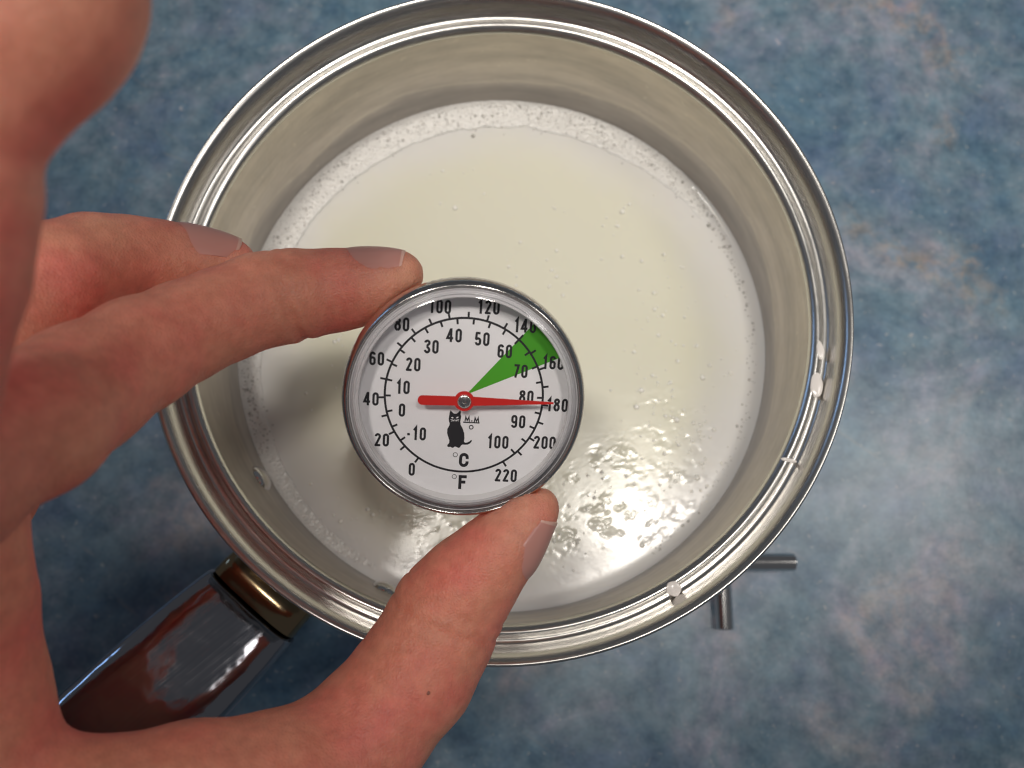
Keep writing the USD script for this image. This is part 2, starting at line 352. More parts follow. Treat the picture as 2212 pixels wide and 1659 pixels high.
obj('surface', (np.stack([xd, yd, zz], -1).reshape(-1, 3), np.vstack([q[:, [0, 1, 2]], q[:, [0, 2, 3]]])), M_milk, milk, smooth=True)
# foam collar
na, nr = 900, 14
a = np.linspace(0, 2 * np.pi, na, endpoint=False); wf = foam_w(a)
t = np.linspace(0, 1, nr)
hh = np.array([-0.15, 0.20, 0.36, 0.46, 0.56, 0.70, 0.78, 0.90, 1.05, 1.25, 1.5, 1.8, 2.3, 3.0])
tt = np.concatenate([[0, 0.012, 0.035, 0.07, 0.12], np.linspace(0.2, 1, 9)])
R_ = 78.15 - wf[:, None] * (1 - tt[None, :])
amp = np.clip(0.42 + 0.75 * np.sin(a - 0.85), 0.0, 1)[:, None]
V = np.stack([R_ * np.cos(a)[:, None], R_ * np.sin(a)[:, None], hh[None, :] * np.where(hh > 0, amp, 1) + 0.04 - 0.5 * np.clip(0.35 - amp, 0, 1)], -1)
V[..., 2] += (0.30 * (meshkit.fbm(V * 0.9, 3, 41) - 0.5) + 0.18 * (meshkit.fbm(V * 2.4, 2, 47) - 0.5)) * (tt[None, :] > 0.03)
ii = np.arange(na)[:, None] * nr + np.arange(nr - 1)[None, :]; jj = (np.arange(na)[:, None] + 1) % na * nr + np.arange(nr - 1)[None, :]
q = np.stack([ii, ii + 1, jj + 1, jj], -1).reshape(-1, 4)
fm = trimesh.Trimesh(V.reshape(-1, 3), np.vstack([q[:, [0, 1, 2]], q[:, [0, 2, 3]]]), process=False)
if fm.face_normals[:, 2].mean() < 0: fm.invert()
obj('foam', fm, M_foam, milk, smooth=True)
# bubbles
hemi = trimesh.creation.icosphere(subdivisions=2); hemi.apply_scale((1, 1, 0.75))


def bubbles(spec):
    return trimesh.util.concatenate([hemi.copy().apply_scale(r).apply_translation(c) for c, r in spec])


tt_, hh_ = tt, hh
sp = []
for k in range(1100):
    a_ = rng.uniform(-0.4, 3.6) if k % 4 else rng.uniform(-1.0, 0.5)
    w_ = float(foam_w(np.array([a_]))[0]); R0 = 77.4 - abs(rng.normal(0, 0.42)) * w_
    am_ = min(max(0.42 + 0.75 * math.sin(a_ - 0.85), 0), 1); hz = max(0.05, float(np.interp(1 - (78.15 - R0) / w_, tt_, hh_)) * am_)
    sp.append(((R0 * math.cos(a_), R0 * math.sin(a_), hz), rng.choice([0.2, 0.25, 0.3, 0.45], p=[.5, .3, .15, .05])))
for (px, py) in [(880, 293), (905, 288), (1022, 295), (1530, 487), (1150, 240), (1270, 268)]:
    c = onz(px, py, MILK_Z) - POT; sp.append(((c[0], c[1], 0.5), 0.6))
obj('foam_bubble', bubbles(sp), M_bubble, milk, smooth=True, kind='stuff')
sp = []
for (px, py, n, s) in [(935, 365, 2, 14), (1015, 372, 2, 10), (1200, 455, 3, 14), (1140, 580, 9, 40), (1230, 610, 8, 40), (1330, 490, 9, 26), (1340, 440, 4, 30), (1410, 560, 6, 60), (1440, 620, 8, 30), (1410, 680, 6, 30), (1390, 760, 8, 45), (1420, 830, 20, 55), (1470, 920, 38, 60), (1480, 1010, 20, 50),
                       (1340, 1030, 12, 60), (1260, 1020, 6, 40), (1300, 1130, 14, 80), (1220, 1190, 8, 50), (840, 1110, 14, 80), (760, 1080, 8, 50), (740, 740, 7, 22), (730, 800, 4, 30), (600, 790, 4, 60), (700, 900, 3, 40), (1500, 700, 8, 60), (1520, 850, 8, 60), (1560, 780, 6, 60), (1060, 470, 3, 90)]:
    for _ in range(n):
        c = onz(px + rng.normal(0, s), py + rng.normal(0, s * .7), MILK_Z) - POT
        sp.append(((c[0], c[1], 0.08), rng.choice([0.28, 0.42, 0.6, 0.85], p=[.4, .35, .2, .05])))
obj('surface_bubble', bubbles(sp), M_bubble_pale, milk, smooth=True, kind='stuff')

# drops of milk on the rim
M_drop = plain('milk_drop', (0.84, 0.79, 0.75), roughness=0.15)
for (px, py, sx, sy, sz, rot, lab) in [
    (1772, 757, 0.9, 2.2, 0.28, 0, 'small long milk drop on the right inner rim, uppermost of the right hand drops'),
    (1764, 832, 1.5, 3.2, 0.4, -0.15, 'largest pale milk drop running over the right inner rim of the saucepan'),
    (1704, 994, 1.9, 0.45, 0.3, -0.2, 'thin streak of milk lying across the rim at lower right'),
    (1455, 1272, 1.8, 1.8, 0.4, 0.4, 'round milk drop on the rim above the trivet'),
    (447, 520, 0.6, 0.9, 0.5, 0.2, 'tiny milk drop on the left inner rim above the ring finger')]:
    c = onz(px, py, LIP + 0.7)
    b = trimesh.creation.icosphere(subdivisions=4)
    n_ = meshkit.fbm(b.vertices * 0.9 + px * 0.1, 2, 3)[:, None] * 0.5 + 0.75
    b.vertices = b.vertices * n_ * [sx, sy, sz]; b.apply_transform(trimesh.transformations.rotation_matrix(rot, [0, 0, 1])); b.apply_translation(c)
    obj('milk_drop', b, M_drop, smooth=True, label=lab, cat='milk drop')

# ================================================================== thermometer
ctr = P(1003, 860, 142.0)
wv = C_P - ctr; wv /= np.linalg.norm(wv)
ux = np.cross(C_U, wv); ux /= np.linalg.norm(ux); uy = np.cross(wv, ux)
ph = math.radians(13.5)
DN = math.cos(ph) * wv - math.sin(ph) * uy; DX = ux; DY = np.cross(DN, DX)
org = ctr - 1.4 * DN
Md = Gf.Matrix4d(*DX, 0, *DY, 0, *DN, 0, *(org * MM), 1)
th = thing('thermometer', 'round steel dial thermometer with red pointer near 180 held over the milk', 'thermometer', matrix=Md)
M_case = mat('thermometer_steel', {
    'g': ('geometry', {}), 'n': ('noise_texture', {'scale': 700, 'detail': 4, 'roughness': 0.7}),
    'r': ('rgb_ramp', {'ramp': [(0.35, (0.10, 0.10, 0.10)), (0.7, (0.24, 0.24, 0.24))]}),
    'b': ('bump', {'strength': 0.05, 'distance': 0.0002}),
    'p': ('principled_bsdf', {'metallic': 1.0, 'base_color': (0.60, 0.58, 0.56)})},
    [('g.position', 'n.vector'), ('n.fac', 'r.fac'), ('r.color', 'p.roughness'), ('n.fac', 'b.height'), ('b.normal', 'p.normal')])
M_white = plain('dial_white', (0.88, 0.87, 0.90), roughness=0.5)
M_black = plain('dial_black', (0.016, 0.014, 0.018), roughness=0.45)
M_green = plain('dial_green', (0.065, 0.37, 0.012), roughness=0.45)
M_red = mat('pointer_red', {'p': ('principled_bsdf', {'base_color': (0.62, 0.018, 0.014), 'roughness': 0.35})})
M_ring = plain('gasket_grey', (0.74, 0.73, 0.74), roughness=0.25)
M_glass = mat('dial_crystal', {
    't': ('transparent_bsdf', {'color': (0.97, 0.97, 0.97)}), 'g': ('glossy_bsdf', {'color': (1, 1, 1), 'roughness': 0.02}), 'f': ('fresnel', {'IOR': 1.45}), 'm': ('mix_closure', {})},
    [('f.fac', 'm.fac'), ('t.BSDF', 'm.closure1'), ('g.BSDF', 'm.closure2')], surface='m.closure')
M_edge = plain('crystal_edge_ring', (0.60, 0.59, 0.61), roughness=0.12, specular_ior_level=0.8)
case = curve([(2.4, -7.5), (14, -6.6), (18.5, -5.2), (20.8, -3.2), (21.9, -0.8), (22.25, 1.2), (22.2, 2.6), (21.95, 4.0), (21.6, 4.9), (21.25, 5.35), (20.95, 5.4), (20.75, 5.1), (20.7, 4.4), (20.7, 3.0), (20.7, -0.6), (0.01, -0.6)], 8)
obj('case', lathe(case, 192), M_case, th, smooth=50)
obj('stem', rod((0, 0, -7.4), (0, 0, -126), 2.0, 28, 0.8), M_case, th, smooth=40)
obj('nut', lathe([(0, -7.0), (4.4, -7.0), (4.6, -7.4), (4.6, -11.5), (4.2, -12.2), (0, -12.2)], 6), M_case, th)
obj('inner_ring', lathe(curve([(20.65, 4.6), (20.5, 3.6), (20.2, 2.6), (20.1, 1.4), (19.7, 0.6), (19.5, 0.02)], 5), 160), M_ring, th, smooth=True)
crystal = curve([(20.4, 4.95), (20.0, 5.25), (19.5, 5.5), (18.6, 5.75), (16, 6.1), (10, 6.45), (0.01, 6.6)], 8)
obj('crystal', lathe(crystal, 160), M_glass, th, smooth=True)
obj('crystal_edge', lathe(curve([(20.72, 4.4), (20.5, 5.0), (20.3, 4.75), (20.05, 4.6), (19.85, 5.0), (19.65, 5.1), (19.45, 4.8), (19.3, 4.85), (19.1, 5.05), (18.95, 4.9), (18.9, 4.6), (18.95, 4.3)], 6), 160), M_edge, th, smooth=True)
dial = obj('dial_face', lathe([(0.01, 0), (20.6, 0), (20.6, -0.5), (0.01, -0.5)], 160).apply_scale((1, 1, 1)), M_white, th)
S = 34.0


def dxy(cx, cy): return ((cx - 860) / S, (836 - cy) / S / 0.972)


def poly(shape, zlo, zhi):
    gs = getattr(shape, 'geoms', [shape])
    return trimesh.util.concatenate([trimesh.creation.extrude_polygon(g, zhi - zlo, engine='earcut').apply_translation((0, 0, zlo)) for g in gs if g.area > 1e-6])


def arc(cx, cy, rx, ry, a0, a1, n=14):
    return [(cx + rx * math.cos(math.radians(t)), cy + ry * math.sin(math.radians(t))) for t in np.linspace(a0, a1, n)]


def strokes(ch, s, w=0.30):                     # stroke font, condensed; centre lines inside height 1
    h = 1 - s; r = w / 2; L = []
    if ch == '0': L = [arc(r, h - r * 1.1, r, r * 1.1, 0, 180) + arc(r, r * 1.1, r, r * 1.1, 180, 360) + [(w, h - r * 1.1)]]
    elif ch == '1': L = [[(0.02, h * 0.80), (w * 0.55, h + s * 0.2), (w * 0.55, -s / 2)]]
    elif ch == '2': L = [arc(r, h - r * 1.1, r, r * 1.1, 178, -20) + [(0.02, 0.02), (0, 0), (w + s * .3, 0)]]
    elif ch == '3': L = [arc(r, h - r, r, r, 175, -70) + [(r * 0.9, h * 0.53)], [(r * 0.9, h * 0.53)] + arc(r, r * 1.1, r * 1.03, r * 1.15, 70, -178)]
    elif ch == '4': L = [[(w * 0.78, -s / 2), (w * 0.78, h + s / 2)], [(w * 0.72, h + s * .2), (-0.03, h * 0.24), (w + 0.09, h * 0.24)]]
    elif ch == '5': L = [[(w, h), (0.03, h), (0.0, h * 0.50)] + arc(r, h * 0.32, r * 1.02, r * 1.15, 130, -20) + arc(r, r * 1.1, r * 1.02, r * 1.1, -5, -178)]
    elif ch == '6': L = [arc(r, h - r * 1.1, r, r * 1.1, 10, 180) + arc(r, r * 1.1, r, r * 1.1, 180, 360) + arc(r, h * 0.58 - r, r, r, 0, 178)]
    elif ch == '7': L = [[(-s * .1, h), (w, h), (w * 0.30, -s / 2)]]
    elif ch == '8': L = [arc(r, h - r, r * .94, r, -90, 270, 24), arc(r, h * 0.275, r * 1.04, h * 0.275, -90, 270, 24)]
    elif ch == '9': L = [arc(r, r * 1.1, r, r * 1.1, 190, 360) + arc(r, h - r * 1.1, r, r * 1.1, 0, 180) + arc(r, h * 0.42 + r, r, r, 180, 358)]
    elif ch == '-': L = [[(0.02, h * 0.42), (w * 0.75, h * 0.42)]]
    elif ch == 'C': L = [arc(r, h - r, r, r, 0, 180) + arc(r, r, r, r, 180, 360)]; L[0] = [(w, h - r * 1.35)] + L[0] + [(w, r * 1.35)]
    elif ch == 'F': L = [[(0, -s / 2), (0, h), (w + s * .2, h)], [(0, h * 0.50), (w * 0.9, h * 0.50)]]
    elif ch == 'M': L = [[(-s * .2, -s / 2), (0.08, h), (w / 2, h * 0.15), (w - 0.08, h), (w + s * .2, -s / 2)]]
    return union_all([LineString(l).buffer(s / 2, cap_style='flat', join_style='round' if ch not in '14F7M' else 'mitre') for l in L])


def text(t, cx, cy, height, s=0.172, w=0.30, gap=0.20, rot=-3.0, stretch=1.0):
    x, gs = 0.0, []
    for ch in t:
        ww = {'1': w * 0.62, '-': w * 0.8, '4': w * 1.1}.get(ch, w)
        gs.append(affinity.translate(strokes(ch, s, w), x + s / 2 - (0.05 if ch == '1' else 0), s / 2)); x += ww + s + gap - 0.06
    g = union_all(gs); b = g.bounds
    g = affinity.translate(g, -(b[0] + b[2]) / 2, -0.5)
    g = affinity.scale(g, height / S * stretch, height / S / 0.972, origin=(0, 0)); g = affinity.rotate(g, rot, origin=(0, 0))
    X, Y = dxy(cx, cy)
    return affinity.translate(g, X, Y)


# printing on the dial (crop coordinates measured on the print itself)
a0, a1 = math.radians(22.5), math.radians(47.0)
sector = Polygon([(0.3, 0.3)] + [(19.4 * math.cos(t), 19.4 * math.sin(t)) for t in np.linspace(a0, a1, 24)])
obj('green_zone', poly(sector, 0.010, 0.020), M_green, dial)
RC = 500 / S
ring = Point(0, 0).buffer(RC + 0.20, 64).difference(Point(0, 0).buffer(RC - 0.20, 64))
obj('scale_ring', poly(ring, 0.024, 0.044), M_black, dial)


def tick(ang, rlo, rhi, wd):
    a = math.radians(ang); g = sbox(rlo, -wd / 2, rhi, wd / 2)
    return affinity.rotate(g, ang, origin=(0, 0))


for fdeg in range(0, 221, 10):
    ang = 234 - 1.3364 * fdeg
    obj('tick', poly(tick(ang, RC + 0.05, RC + 1.15, 0.38), 0.024, 0.050), M_black, dial)
for cdeg in range(-10, 101, 5):
    ang = 234 - 1.3364 * (cdeg * 1.8 + 32)
    obj('tick', poly(tick(ang, RC - 1.1, RC - 0.05, 0.38), 0.024, 0.047), M_black, dial)
for t, cx, cy in [('0', 522, 1305), ('20', 335, 1112), ('40', 272, 850), ('60', 316, 600), ('80', 475, 390), ('100', 712, 282), ('120', 1012, 285), ('140', 1240, 396), ('160', 1422, 624), ('180', 1455, 892), ('200', 1378, 1135), ('220', 1130, 1350),
                  ('-10', 556, 1073), ('0', 466, 922), ('10', 476, 778), ('20', 541, 636), ('30', 655, 526), ('40', 795, 456), ('50', 972, 478), ('60', 1114, 553), ('70', 1217, 677), ('80', 1254, 840), ('90', 1205, 998), ('100', 1077, 1130)]:
    obj('number', poly(text(t, cx, cy, 84), 0.026, 0.056), M_black, dial)
obj('letter', poly(text('C', 857, 1246, 92, s=0.21, w=0.46), 0.026, 0.056), M_black, dial)
obj('letter', poly(text('F', 848, 1392, 92, s=0.21, w=0.42), 0.026, 0.056), M_black, dial)
for cx, cy in [(802, 1211), (795, 1355)]:
    X, Y = dxy(cx, cy); g = Point(X, Y).buffer(0.46).difference(Point(X, Y).buffer(0.36))
    obj('degree_sign', poly(g, 0.026, 0.052), M_black, dial)
mm = union_all([text('M', 879, 980, 34, s=0.2, w=0.75), text('M', 938, 986, 34, s=0.2, w=0.75), Polygon([dxy(853, 997), dxy(957, 1002), dxy(957, 1009), dxy(853, 1004)]), Point(dxy(908, 993)).buffer(0.13)])
X, Y = dxy(904, 1033)
obj('emblem_letters', poly(union_all([mm, Point(X, Y).buffer(0.44).difference(Point(X, Y).buffer(0.27))]), 0.026, 0.054), M_black, dial)
cat = [(772, 925), (780, 932), (791, 944), (800, 947), (812, 946), (822, 938), (834, 924), (837, 934), (836, 950), (839, 965), (836, 982), (833, 996), (836, 1018), (848, 1040), (858, 1070), (860, 1100), (857, 1128), (866, 1134), (880, 1132), (893, 1126), (903, 1116), (908, 1118),
       (905, 1128), (895, 1138), (880, 1145), (862, 1146), (848, 1144), (838, 1150), (832, 1162), (822, 1166), (810, 1160), (800, 1156), (792, 1162), (782, 1166), (772, 1158), (760, 1160), (750, 1155), (754, 1145), (763, 1135), (765, 1118), (758, 1095), (751, 1070), (752, 1045), (763, 1025), (768, 1010), (763, 994), (762, 975), (765, 955), (768, 938)]
cg = Polygon([dxy(*p) for p in cat]).buffer(0.08).buffer(-0.06)
holes = [Polygon([dxy(*p) for p in h]) for h in ([(776, 968), (786, 966), (793, 973), (785, 976), (777, 973)], [(806, 972), (814, 965), (824, 965), (821, 973), (812, 976)], [(797, 980), (803, 980), (800, 987)])]
wh = [LineString([dxy(*a_), dxy(*b_)]).buffer(0.05) for a_, b_ in (((773, 983), (790, 986)), ((776, 993), (792, 989)), ((808, 987), (826, 982)), ((808, 990), (824, 992)), ((788, 992), (800, 990)), ((800, 990), (810, 993)))]
obj('cat_emblem', poly(cg.difference(union_all(holes + wh)), 0.026, 0.056), M_black, dial)
# pointer
tip = (860 + 555) ; NA = -1.45
L_, T_ = 555 / S, 286 / S
pt = [(-T_ + 0.82, -0.86), (-0.5, -0.84), (1.0, -0.86), (L_ * 0.55, -0.50), (L_, -0.16), (L_, 0.16), (L_ * 0.55, 0.50), (1.0, 0.86), (-0.5, 0.84), (-T_ + 0.82, 0.90)]
pg = Polygon(pt).union(Point(-T_ + 0.86, 0.02).buffer(0.88)).union(Point(0, 0).buffer(1.85, 32))
pg = affinity.rotate(pg, NA, origin=(0, 0))
pm = poly(pg, 3.55, 3.85)
obj('pointer', pm, M_red, th)
obj('pointer_cap', lathe([(0.01, 4.25), (0.30, 4.25), (0.36, 4.45), (1.0, 4.40), (1.22, 4.25), (1.30, 4.0), (1.30, 3.6)], 40), M_case, th, smooth=35)
obj('pointer_pin', rod((0, 0, 0.0), (0, 0, 3.7), 0.5, 16, 0.1), M_case, th, smooth=40)

# ================================================================== hand
def cone_sdf(X, Y, Z, a, b, ra, rb):
    ba = b - a; l2 = ba @ ba
    px, py, pz = X - a[0], Y - a[1], Z - a[2]
    t = np.clip((px * ba[0] + py * ba[1] + pz * ba[2]) / l2, 0, 1)
    d = np.sqrt((px - t * ba[0]) ** 2 + (py - t * ba[1]) ** 2 + (pz - t * ba[2]) ** 2)
    return d - (ra + t * (rb - ra))


def smin(a, b, k):
    h = np.maximum(k - np.abs(a - b), 0) / k
    return np.minimum(a, b) - h * h * k * 0.25


def chain(pts):                                # (px, py, radius in px, depth) -> positions and radii in mm
    return [(P(x, y, d), r * d / F) for x, y, r, d in pts]


FING = {
    'middle': chain([(872, 590, 40, 146), (846, 600, 60, 146), (800, 616, 76, 146), (735, 626, 84, 145.5), (680, 632, 86, 144.5), (625, 640, 97, 142), (560, 650, 98, 139), (480, 682, 98, 134.5), (400, 716, 103, 130), (300, 765, 118, 123), (180, 838, 137, 114), (60, 920, 156, 102), (-110, 1000, 168, 92), (-290, 1070, 185, 87)]),
    'ring': chain([(512, 572, 40, 150), (480, 573, 66, 150), (420, 573, 80, 148.5), (340, 568, 90, 145), (270, 566, 98, 141), (200, 572, 108, 136), (120, 600, 116, 129), (0, 730, 124, 121), (-150, 1000, 160, 108)]),
    'little': chain([(350, 770, 60, 158), (240, 780, 75, 154), (130, 830, 88, 148), (20, 930, 100, 138), (-80, 1060, 118, 127)]),
    'index': chain([(155, -420, 110, 73), (148, -300, 150, 73), (132, -160, 166, 73), (116, -40, 182, 72.8), (94, 20, 186, 72.5), (44, 76, 186, 72), (-22, 146, 174, 71.5), (-78, 206, 180, 71), (-128, 310, 194, 70.5), (-158, 420, 206, 70), (-190, 580, 212, 70), (-250, 740, 220, 71), (-290, 900, 228, 72), (-370, 1130, 245, 74)]),
    'thumb': chain([(1168, 1092, 36, 145), (1146, 1110, 58, 145), (1100, 1165, 76, 145), (1055, 1212, 88, 145.5), (1010, 1262, 104, 146), (966, 1322, 117, 146.5), (938, 1382, 121, 146), (895, 1455, 129, 144.5), (795, 1575, 134, 141), (700, 1655, 142, 136), (590, 1703, 156, 129), (400, 1750, 176, 121), (200, 1812, 200, 114), (-50, 1900, 240, 110), (-350, 1900, 300, 108)]),
}
PALM = [chain([(-190, 1210, 180, 104), (-140, 1320, 140, 106), (-155, 1440, 160, 108), (-120, 1580, 160, 110), (0, 1790, 165, 113)]),
        chain([(-330, 1140, 235, 76), (-900, 1500, 330, 96)]), chain([(-270, 1090, 200, 88), (-900, 1450, 300, 100)]), chain([(-150, 1010, 170, 108), (-850, 1400, 260, 112)]), chain([(-80, 1060, 130, 127), (-800, 1350, 220, 122)]),
        chain([(-350, 1900, 300, 108), (-900, 1550, 380, 104)]), chain([(-230, 1270, 200, 104), (-500, 1600, 330, 106)]), chain([(-260, 1550, 250, 108), (-600, 1500, 330, 105)]),
        chain([(-900, 1500, 400, 104), (-1500, 1750, 420, 112), (-2300, 2000, 470, 120)])]
allp = [q for c in list(FING.values()) + PALM for q in c]
lo = np.min([p - r for p, r in allp], 0) - 4; hi = np.max([p + r for p, r in allp], 0) + 4
HS = 0.85
gx, gy, gz = [np.arange(lo[k], hi[k], HS, dtype=np.float32) for k in range(3)]
shape = (len(gx), len(gy), len(gz))


def eval_chain(D, ch, k, big=9.0):
    for (a, ra), (b, rb) in zip(ch[:-1], ch[1:]):
        m0 = np.minimum(a - ra, b - rb) - big; m1 = np.maximum(a + ra, b + rb) + big
        s = [slice(max(0, int((m0[i] - lo[i]) / HS)), max(0, int((m1[i] - lo[i]) / HS) + 2)) for i in range(3)]
        d = cone_sdf(gx[s[0]][:, None, None], gy[s[1]][None, :, None], gz[s[2]][None, None, :], a.astype(np.float32), b.astype(np.float32), ra, rb)
        D[s[0], s[1], s[2]] = smin(D[s[0], s[1], s[2]], d, k)
    return D


BIG = 30.0
palm = np.full(shape, BIG, np.float32)
for c in PALM: eval_chain(palm, c, 8.0)
total = np.full(shape, BIG, np.float32)
for nme, c in FING.items():
    d = eval_chain(np.full(shape, BIG, np.float32), c, 2.0)
    total = smin(total, smin(d, palm, 7.0), 0.9)
# the fingertips press against the thermometer case
rel = [gx[:, None, None] - org[0], gy[None, :, None] - org[1], gz[None, None, :] - org[2]]
ax = rel[0] * DN[0] + rel[1] * DN[1] + rel[2] * DN[2]
rad = np.sqrt(np.maximum(rel[0] ** 2 + rel[1] ** 2 + rel[2] ** 2 - ax ** 2, 0))
total = np.maximum(total, -np.maximum(rad - 22.15, np.maximum(ax - 5.0, -7.5 - ax)))
del ax, rad, palm, d


def surface_nets(D, lo, h):
    ins = D < 0
    c = np.zeros(tuple(np.array(D.shape) - 1), np.int16)
    for i, j, k in np.ndindex(2, 2, 2): c += ins[i:D.shape[0] - 1 + i, j:D.shape[1] - 1 + j, k:D.shape[2] - 1 + k]
    act = (c > 0) & (c < 8); idx = np.full(act.shape, -1, np.int64); idx[act] = np.arange(act.sum())
    I = np.argwhere(act); acc = np.zeros((len(I), 3)); n = np.zeros(len(I))
    corner = lambda o: D[I[:, 0] + o[0], I[:, 1] + o[1], I[:, 2] + o[2]]
    for e in range(3):
        for o1, o2 in np.ndindex(2, 2):
            p0 = [0, 0, 0]; oth = [x for x in range(3) if x != e]; p0[oth[0]], p0[oth[1]] = o1, o2
            p1 = list(p0); p1[e] = 1
            a, b = corner(p0), corner(p1); m = (a < 0) != (b < 0)
            t = np.where(m, a / np.where(m, a - b, 1), 0)
            pos = np.tile(np.array(p0, float), (len(I), 1)); pos[:, e] = t
            acc[m] += pos[m]; n[m] += 1
    V = lo + (I + acc / n[:, None]) * h
    Fs = []
    for e in range(3):
        oth = [x for x in range(3) if x != e]
        s0 = [slice(1, -1)] * 3; s0[e] = slice(0, -1); s1 = list(s0); s1[e] = slice(1, None)
        A, B = ins[tuple(s0)], ins[tuple(s1)]
        E = np.argwhere(A != B); flip = A[A != B]
        base = E + 1; base[:, e] -= 1
        quad = []
        for d1, d2 in ((-1, -1), (0, -1), (0, 0), (-1, 0)):
            qd = base.copy(); qd[:, oth[0]] += d1; qd[:, oth[1]] += d2; quad.append(idx[qd[:, 0], qd[:, 1], qd[:, 2]])
        quad = np.stack(quad, 1)
        if e == 1: flip = ~flip
        quad[~flip] = quad[~flip][:, ::-1]
        Fs.append(quad)
    Q = np.vstack(Fs)
    return V, np.vstack([Q[:, [0, 1, 2]], Q[:, [0, 2, 3]]])


V, Fc = surface_nets(total, lo, HS); del total
E = np.vstack([Fc[:, [0, 1]], Fc[:, [1, 2]], Fc[:, [2, 0]]])
A = sparse.coo_matrix((np.ones(len(E) * 2), (np.r_[E[:, 0], E[:, 1]], np.r_[E[:, 1], E[:, 0]])), shape=(len(V), len(V))).tocsr(); A.data[:] = 1
W = sparse.diags(1 / np.asarray(A.sum(1)).ravel()) @ A
for _ in range(6):
    V = V + 0.5 * (W @ V - V); V = V - 0.52 * (W @ V - V)
_, _, N = meshkit.arrays((V, Fc), True)
# creases at the joints: (point on the axis, axis direction, side that folds, depth, half width)
disp = np.zeros(len(V))
def crease(pix, d, pix2, side, depth, width, lim=20):
    global disp
    p0 = P(*pix, d); axd = P(*pix2, d) - p0; axd /= np.linalg.norm(axd)
    sd = side[0] * C_R - side[1] * C_U + (side[2] * -C_D if len(side) > 2 else 0); sd = sd / np.linalg.norm(sd)
    rel = V - p0; wob = 0.8 * (meshkit.fbm(V * 0.25, 3, 5) - 0.5)
    t = rel @ axd + wob; perp = rel - np.outer(rel @ axd, axd); L = np.linalg.norm(perp, axis=1)
    f = np.clip((perp @ sd) / np.maximum(L, 1e-6) + 0.35, 0, 1)
    disp -= np.where(L < lim, depth * f * np.exp(-(t / width) ** 2), 0)
crease((652, 655), 143, (730, 640), (0.1, 1, 0.4), 0.55, 0.7)
crease((640, 655), 143, (720, 640), (0.1, 1, 0.4), 0.35, 0.5)
crease((625, 640), 142, (700, 632), (0.0, -1, 0.2), 0.15, 0.5)
crease((600, 640), 142, (700, 632), (0.0, -1, 0.2), 0.15, 0.5)
for o in (0, 24, 50): crease((985 - o, 1300 + o * 1.1), 146.3, (938, 1382), (-1, -0.6, 0.6), 0.4 if o == 24 else 0.22, 0.55)
for o in (0, 22): crease((990 - o, 1290 + o * 1.5), 146.3, (938, 1382), (1, 0.5, 0.3), 0.3, 0.6)
crease((-96, 232), 70.7, (0, 100), (1, 0.9, 0.3), 0.5, 1.8)
disp += 0.10 * (meshkit.fbm(V * 0.35, 4, 8) - 0.5) + 0.5 * (meshkit.fbm(V * 0.07, 2, 4) - 0.5)
V = V + N * disp[:, None]
hmesh = trimesh.Trimesh(V, Fc, process=False)
M_skin = mat('skin', {
    'g': ('geometry', {}),
    'n1': ('noise_texture', {'scale': 55, 'detail': 4, 'roughness': 0.55}),
    'r1': ('rgb_ramp', {'ramp': [(0.34, (0.72, 0.305, 0.205)), (0.48, (0.77, 0.285, 0.198)), (0.64, (0.80, 0.220, 0.172))]}),
    'n2': ('noise_texture', {'scale': 420, 'detail': 4, 'roughness': 0.6}),
    'r2': ('rgb_ramp', {'ramp': [(0.3, (0.84, 0.78, 0.76)), (0.7, (1.08, 1.08, 1.06))]}),
    'm': ('mix', {'mix_type': 'multiply', 'fac': 0.9}),
    'v': ('voronoi_texture', {'scale': 1500, 'feature': 'distance_to_edge'}),
    'vr': ('map_range', {'from_min': 0.0, 'from_max': 0.12}),
    'map': ('mapping', {'rotation': (0, 0, 0.6), 'scale': (1500, 350, 900)}),
    'n3': ('noise_texture', {'scale': 1, 'detail': 3, 'roughness': 0.6}),
    'b': ('bump', {'strength': 0.2, 'distance': 0.0002}),
    'b2': ('bump', {'strength': 0.24, 'distance': 0.0004}),
    'rr': ('map_range', {'from_min': 0.3, 'from_max': 0.7, 'to_min': 0.42, 'to_max': 0.58}),
    'p': ('principled_bsdf', {'specular_ior_level': 0.4, 'subsurface_weight': 0.4, 'subsurface_scale': 0.0028, 'subsurface_radius': (1.0, 0.32, 0.18)}),
}, [('g.position', 'n1.vector'), ('g.position', 'n2.vector'), ('g.position', 'v.vector'), ('g.position', 'map.vector'), ('map.vector', 'n3.vector'), ('n1.fac', 'r1.fac'), ('n2.fac', 'r2.fac'), ('r1.color', 'm.color1'), ('r2.color', 'm.color2'), ('m.color', 'p.base_color'),
    ('v.distance', 'vr.value'), ('vr.result', 'b.height'), ('n3.fac', 'b2.height'), ('b.normal', 'b2.normal'), ('b2.normal', 'p.normal'), ('n2.fac', 'rr.value'), ('rr.result', 'p.roughness')])
M_nail = mat('nail', {'p': ('principled_bsdf', {'base_color': (0.80, 0.32, 0.26), 'roughness': 0.30, 'specular_ior_level': 0.32, 'subsurface_weight': 0.4, 'subsurface_scale': 0.002, 'subsurface_radius': (1, 0.4, 0.3)})})
M_nail_tip = plain('nail_tip', (0.80, 0.43, 0.35), roughness=0.3, subsurface_weight=0.2, subsurface_scale=0.001)
hd = thing('hand', 'left hand reaching in from the left, pinching the dial thermometer between thumb and finger', 'hand')
obj('skin', hmesh, M_skin, hd, smooth=True)


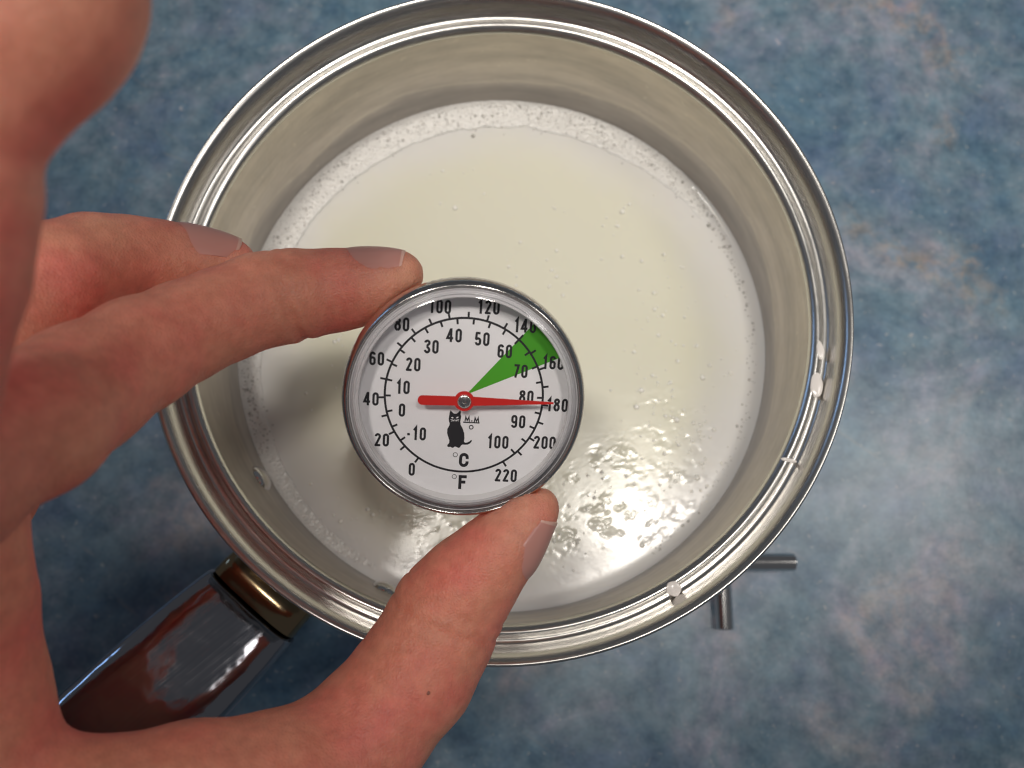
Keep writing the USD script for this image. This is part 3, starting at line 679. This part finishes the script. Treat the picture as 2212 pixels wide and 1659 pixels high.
def nail(c0, c1, up, ang, dorsal_tilt, rcast):
    """c0 cuticle and c1 free edge on the finger's axis (mm); up: outward direction in the picture plane; ang: half angle across"""
    axv = c1 - c0; axv /= np.linalg.norm(axv)
    mid = (c0 + c1) / 2; toc = C_P - mid; toc -= axv * (toc @ axv); toc /= np.linalg.norm(toc)
    upv = np.cross(axv, toc); upv *= np.sign(upv @ up)
    dors = upv * math.cos(dorsal_tilt) + toc * math.sin(dorsal_tilt); lat = np.cross(axv, dors)
    nu, nv = 21, 22
    U, T = np.meshgrid(np.linspace(-1, 1, nu), np.linspace(0, 1, nv), indexing='ij')
    # rounded cuticle and free edge
    Ls = T * (1.0 - 0.10 * U ** 2) + (1 - T) * (0.30 * np.abs(U) ** 2.5)
    ctrp = c0 + Ls[..., None] * (c1 - c0)
    th_ = U * ang
    dv = np.cos(th_)[..., None] * dors + np.sin(th_)[..., None] * lat
    o = (ctrp + dv * rcast).reshape(-1, 3); dd = -dv.reshape(-1, 3)
    near = np.linalg.norm(V - mid, axis=1) < 19
    caster = trimesh.ray.ray_triangle.RayMeshIntersector(trimesh.Trimesh(V, Fc[near[Fc].all(1)], process=False))
    loc, ri, _ = caster.intersects_location(o, dd, multiple_hits=False)
    dist = np.full(len(o), np.nan); dist[ri] = np.linalg.norm(loc - o[ri], axis=1)
    rad_ = (rcast - dist).reshape(nu, nv); ok = np.isfinite(rad_)
    B = np.stack([np.ones_like(U), U, U ** 2, T, T * U, T ** 2, T * U ** 2, T ** 3], -1)
    cf, *_ = np.linalg.lstsq(B[ok], rad_[ok], rcond=None)
    rs = B @ cf
    lift = 0.26 - 0.30 * np.abs(U) ** 4 - 0.55 * (1 - T) ** 8
    top = ctrp + dv * (rs + lift)[..., None]; bot = ctrp + dv * (rs + lift - 0.45)[..., None]
    cut = nv - 2

    def shell(j0, j1, off):
        t_ = (top + dv * off)[:, j0:j1]; b_ = bot[:, j0:j1]; m_ = j1 - j0
        vv_ = np.vstack([t_.reshape(-1, 3), b_.reshape(-1, 3)]); n_ = nu * m_; f_ = []
        g = np.arange(n_).reshape(nu, m_)
        for (aa, bb, cc, dd_) in zip(g[:-1, :-1].ravel(), g[1:, :-1].ravel(), g[1:, 1:].ravel(), g[:-1, 1:].ravel()):
            f_ += [(aa, bb, cc), (aa, cc, dd_), (aa + n_, cc + n_, bb + n_), (aa + n_, dd_ + n_, cc + n_)]
        edge = list(g[:, 0]) + list(g[-1, 1:]) + list(g[-2::-1, -1]) + list(g[0, -2:0:-1])
        for e1_, e2_ in zip(edge, edge[1:] + edge[:1]): f_ += [(e1_, e1_ + n_, e2_ + n_), (e1_, e2_ + n_, e2_)]
        m = trimesh.Trimesh(vv_, f_, process=False); m.fix_normals(); return m
    np_ = obj('nail', shell(0, cut + 1, 0.0), M_nail, hd, smooth=50)
    obj('nail_edge', shell(cut, nv, 0.02), M_nail_tip, np_, smooth=50)


nail(P(752, 622, 145.5), P(886, 602, 146), C_U, math.radians(60), math.radians(5), 14)
nail(P(385, 573, 147), P(526, 573, 150), C_U, math.radians(60), math.radians(12), 14)
nail(P(1072, 1195, 145.3), P(1162, 1091, 145), 0.75 * C_R - 0.66 * C_U, math.radians(60), math.radians(8), 16)

d_ = P(925, 1497, 140) - C_P; d_ /= np.linalg.norm(d_)
near = np.linalg.norm(V - P(925, 1497, 140), axis=1) < 25
loc, _, _ = trimesh.ray.ray_triangle.RayMeshIntersector(trimesh.Trimesh(V, Fc[near[Fc].all(1)], process=False)).intersects_location([C_P], [d_], multiple_hits=False)
if len(loc):
    m_ = trimesh.creation.icosphere(subdivisions=2); m_.apply_scale(0.36); m_.vertices *= [1, 1, 0.35]; m_.apply_translation(loc[0])
    obj('mole', m_, plain('mole', (0.26, 0.09, 0.06), roughness=0.5), hd, smooth=True)
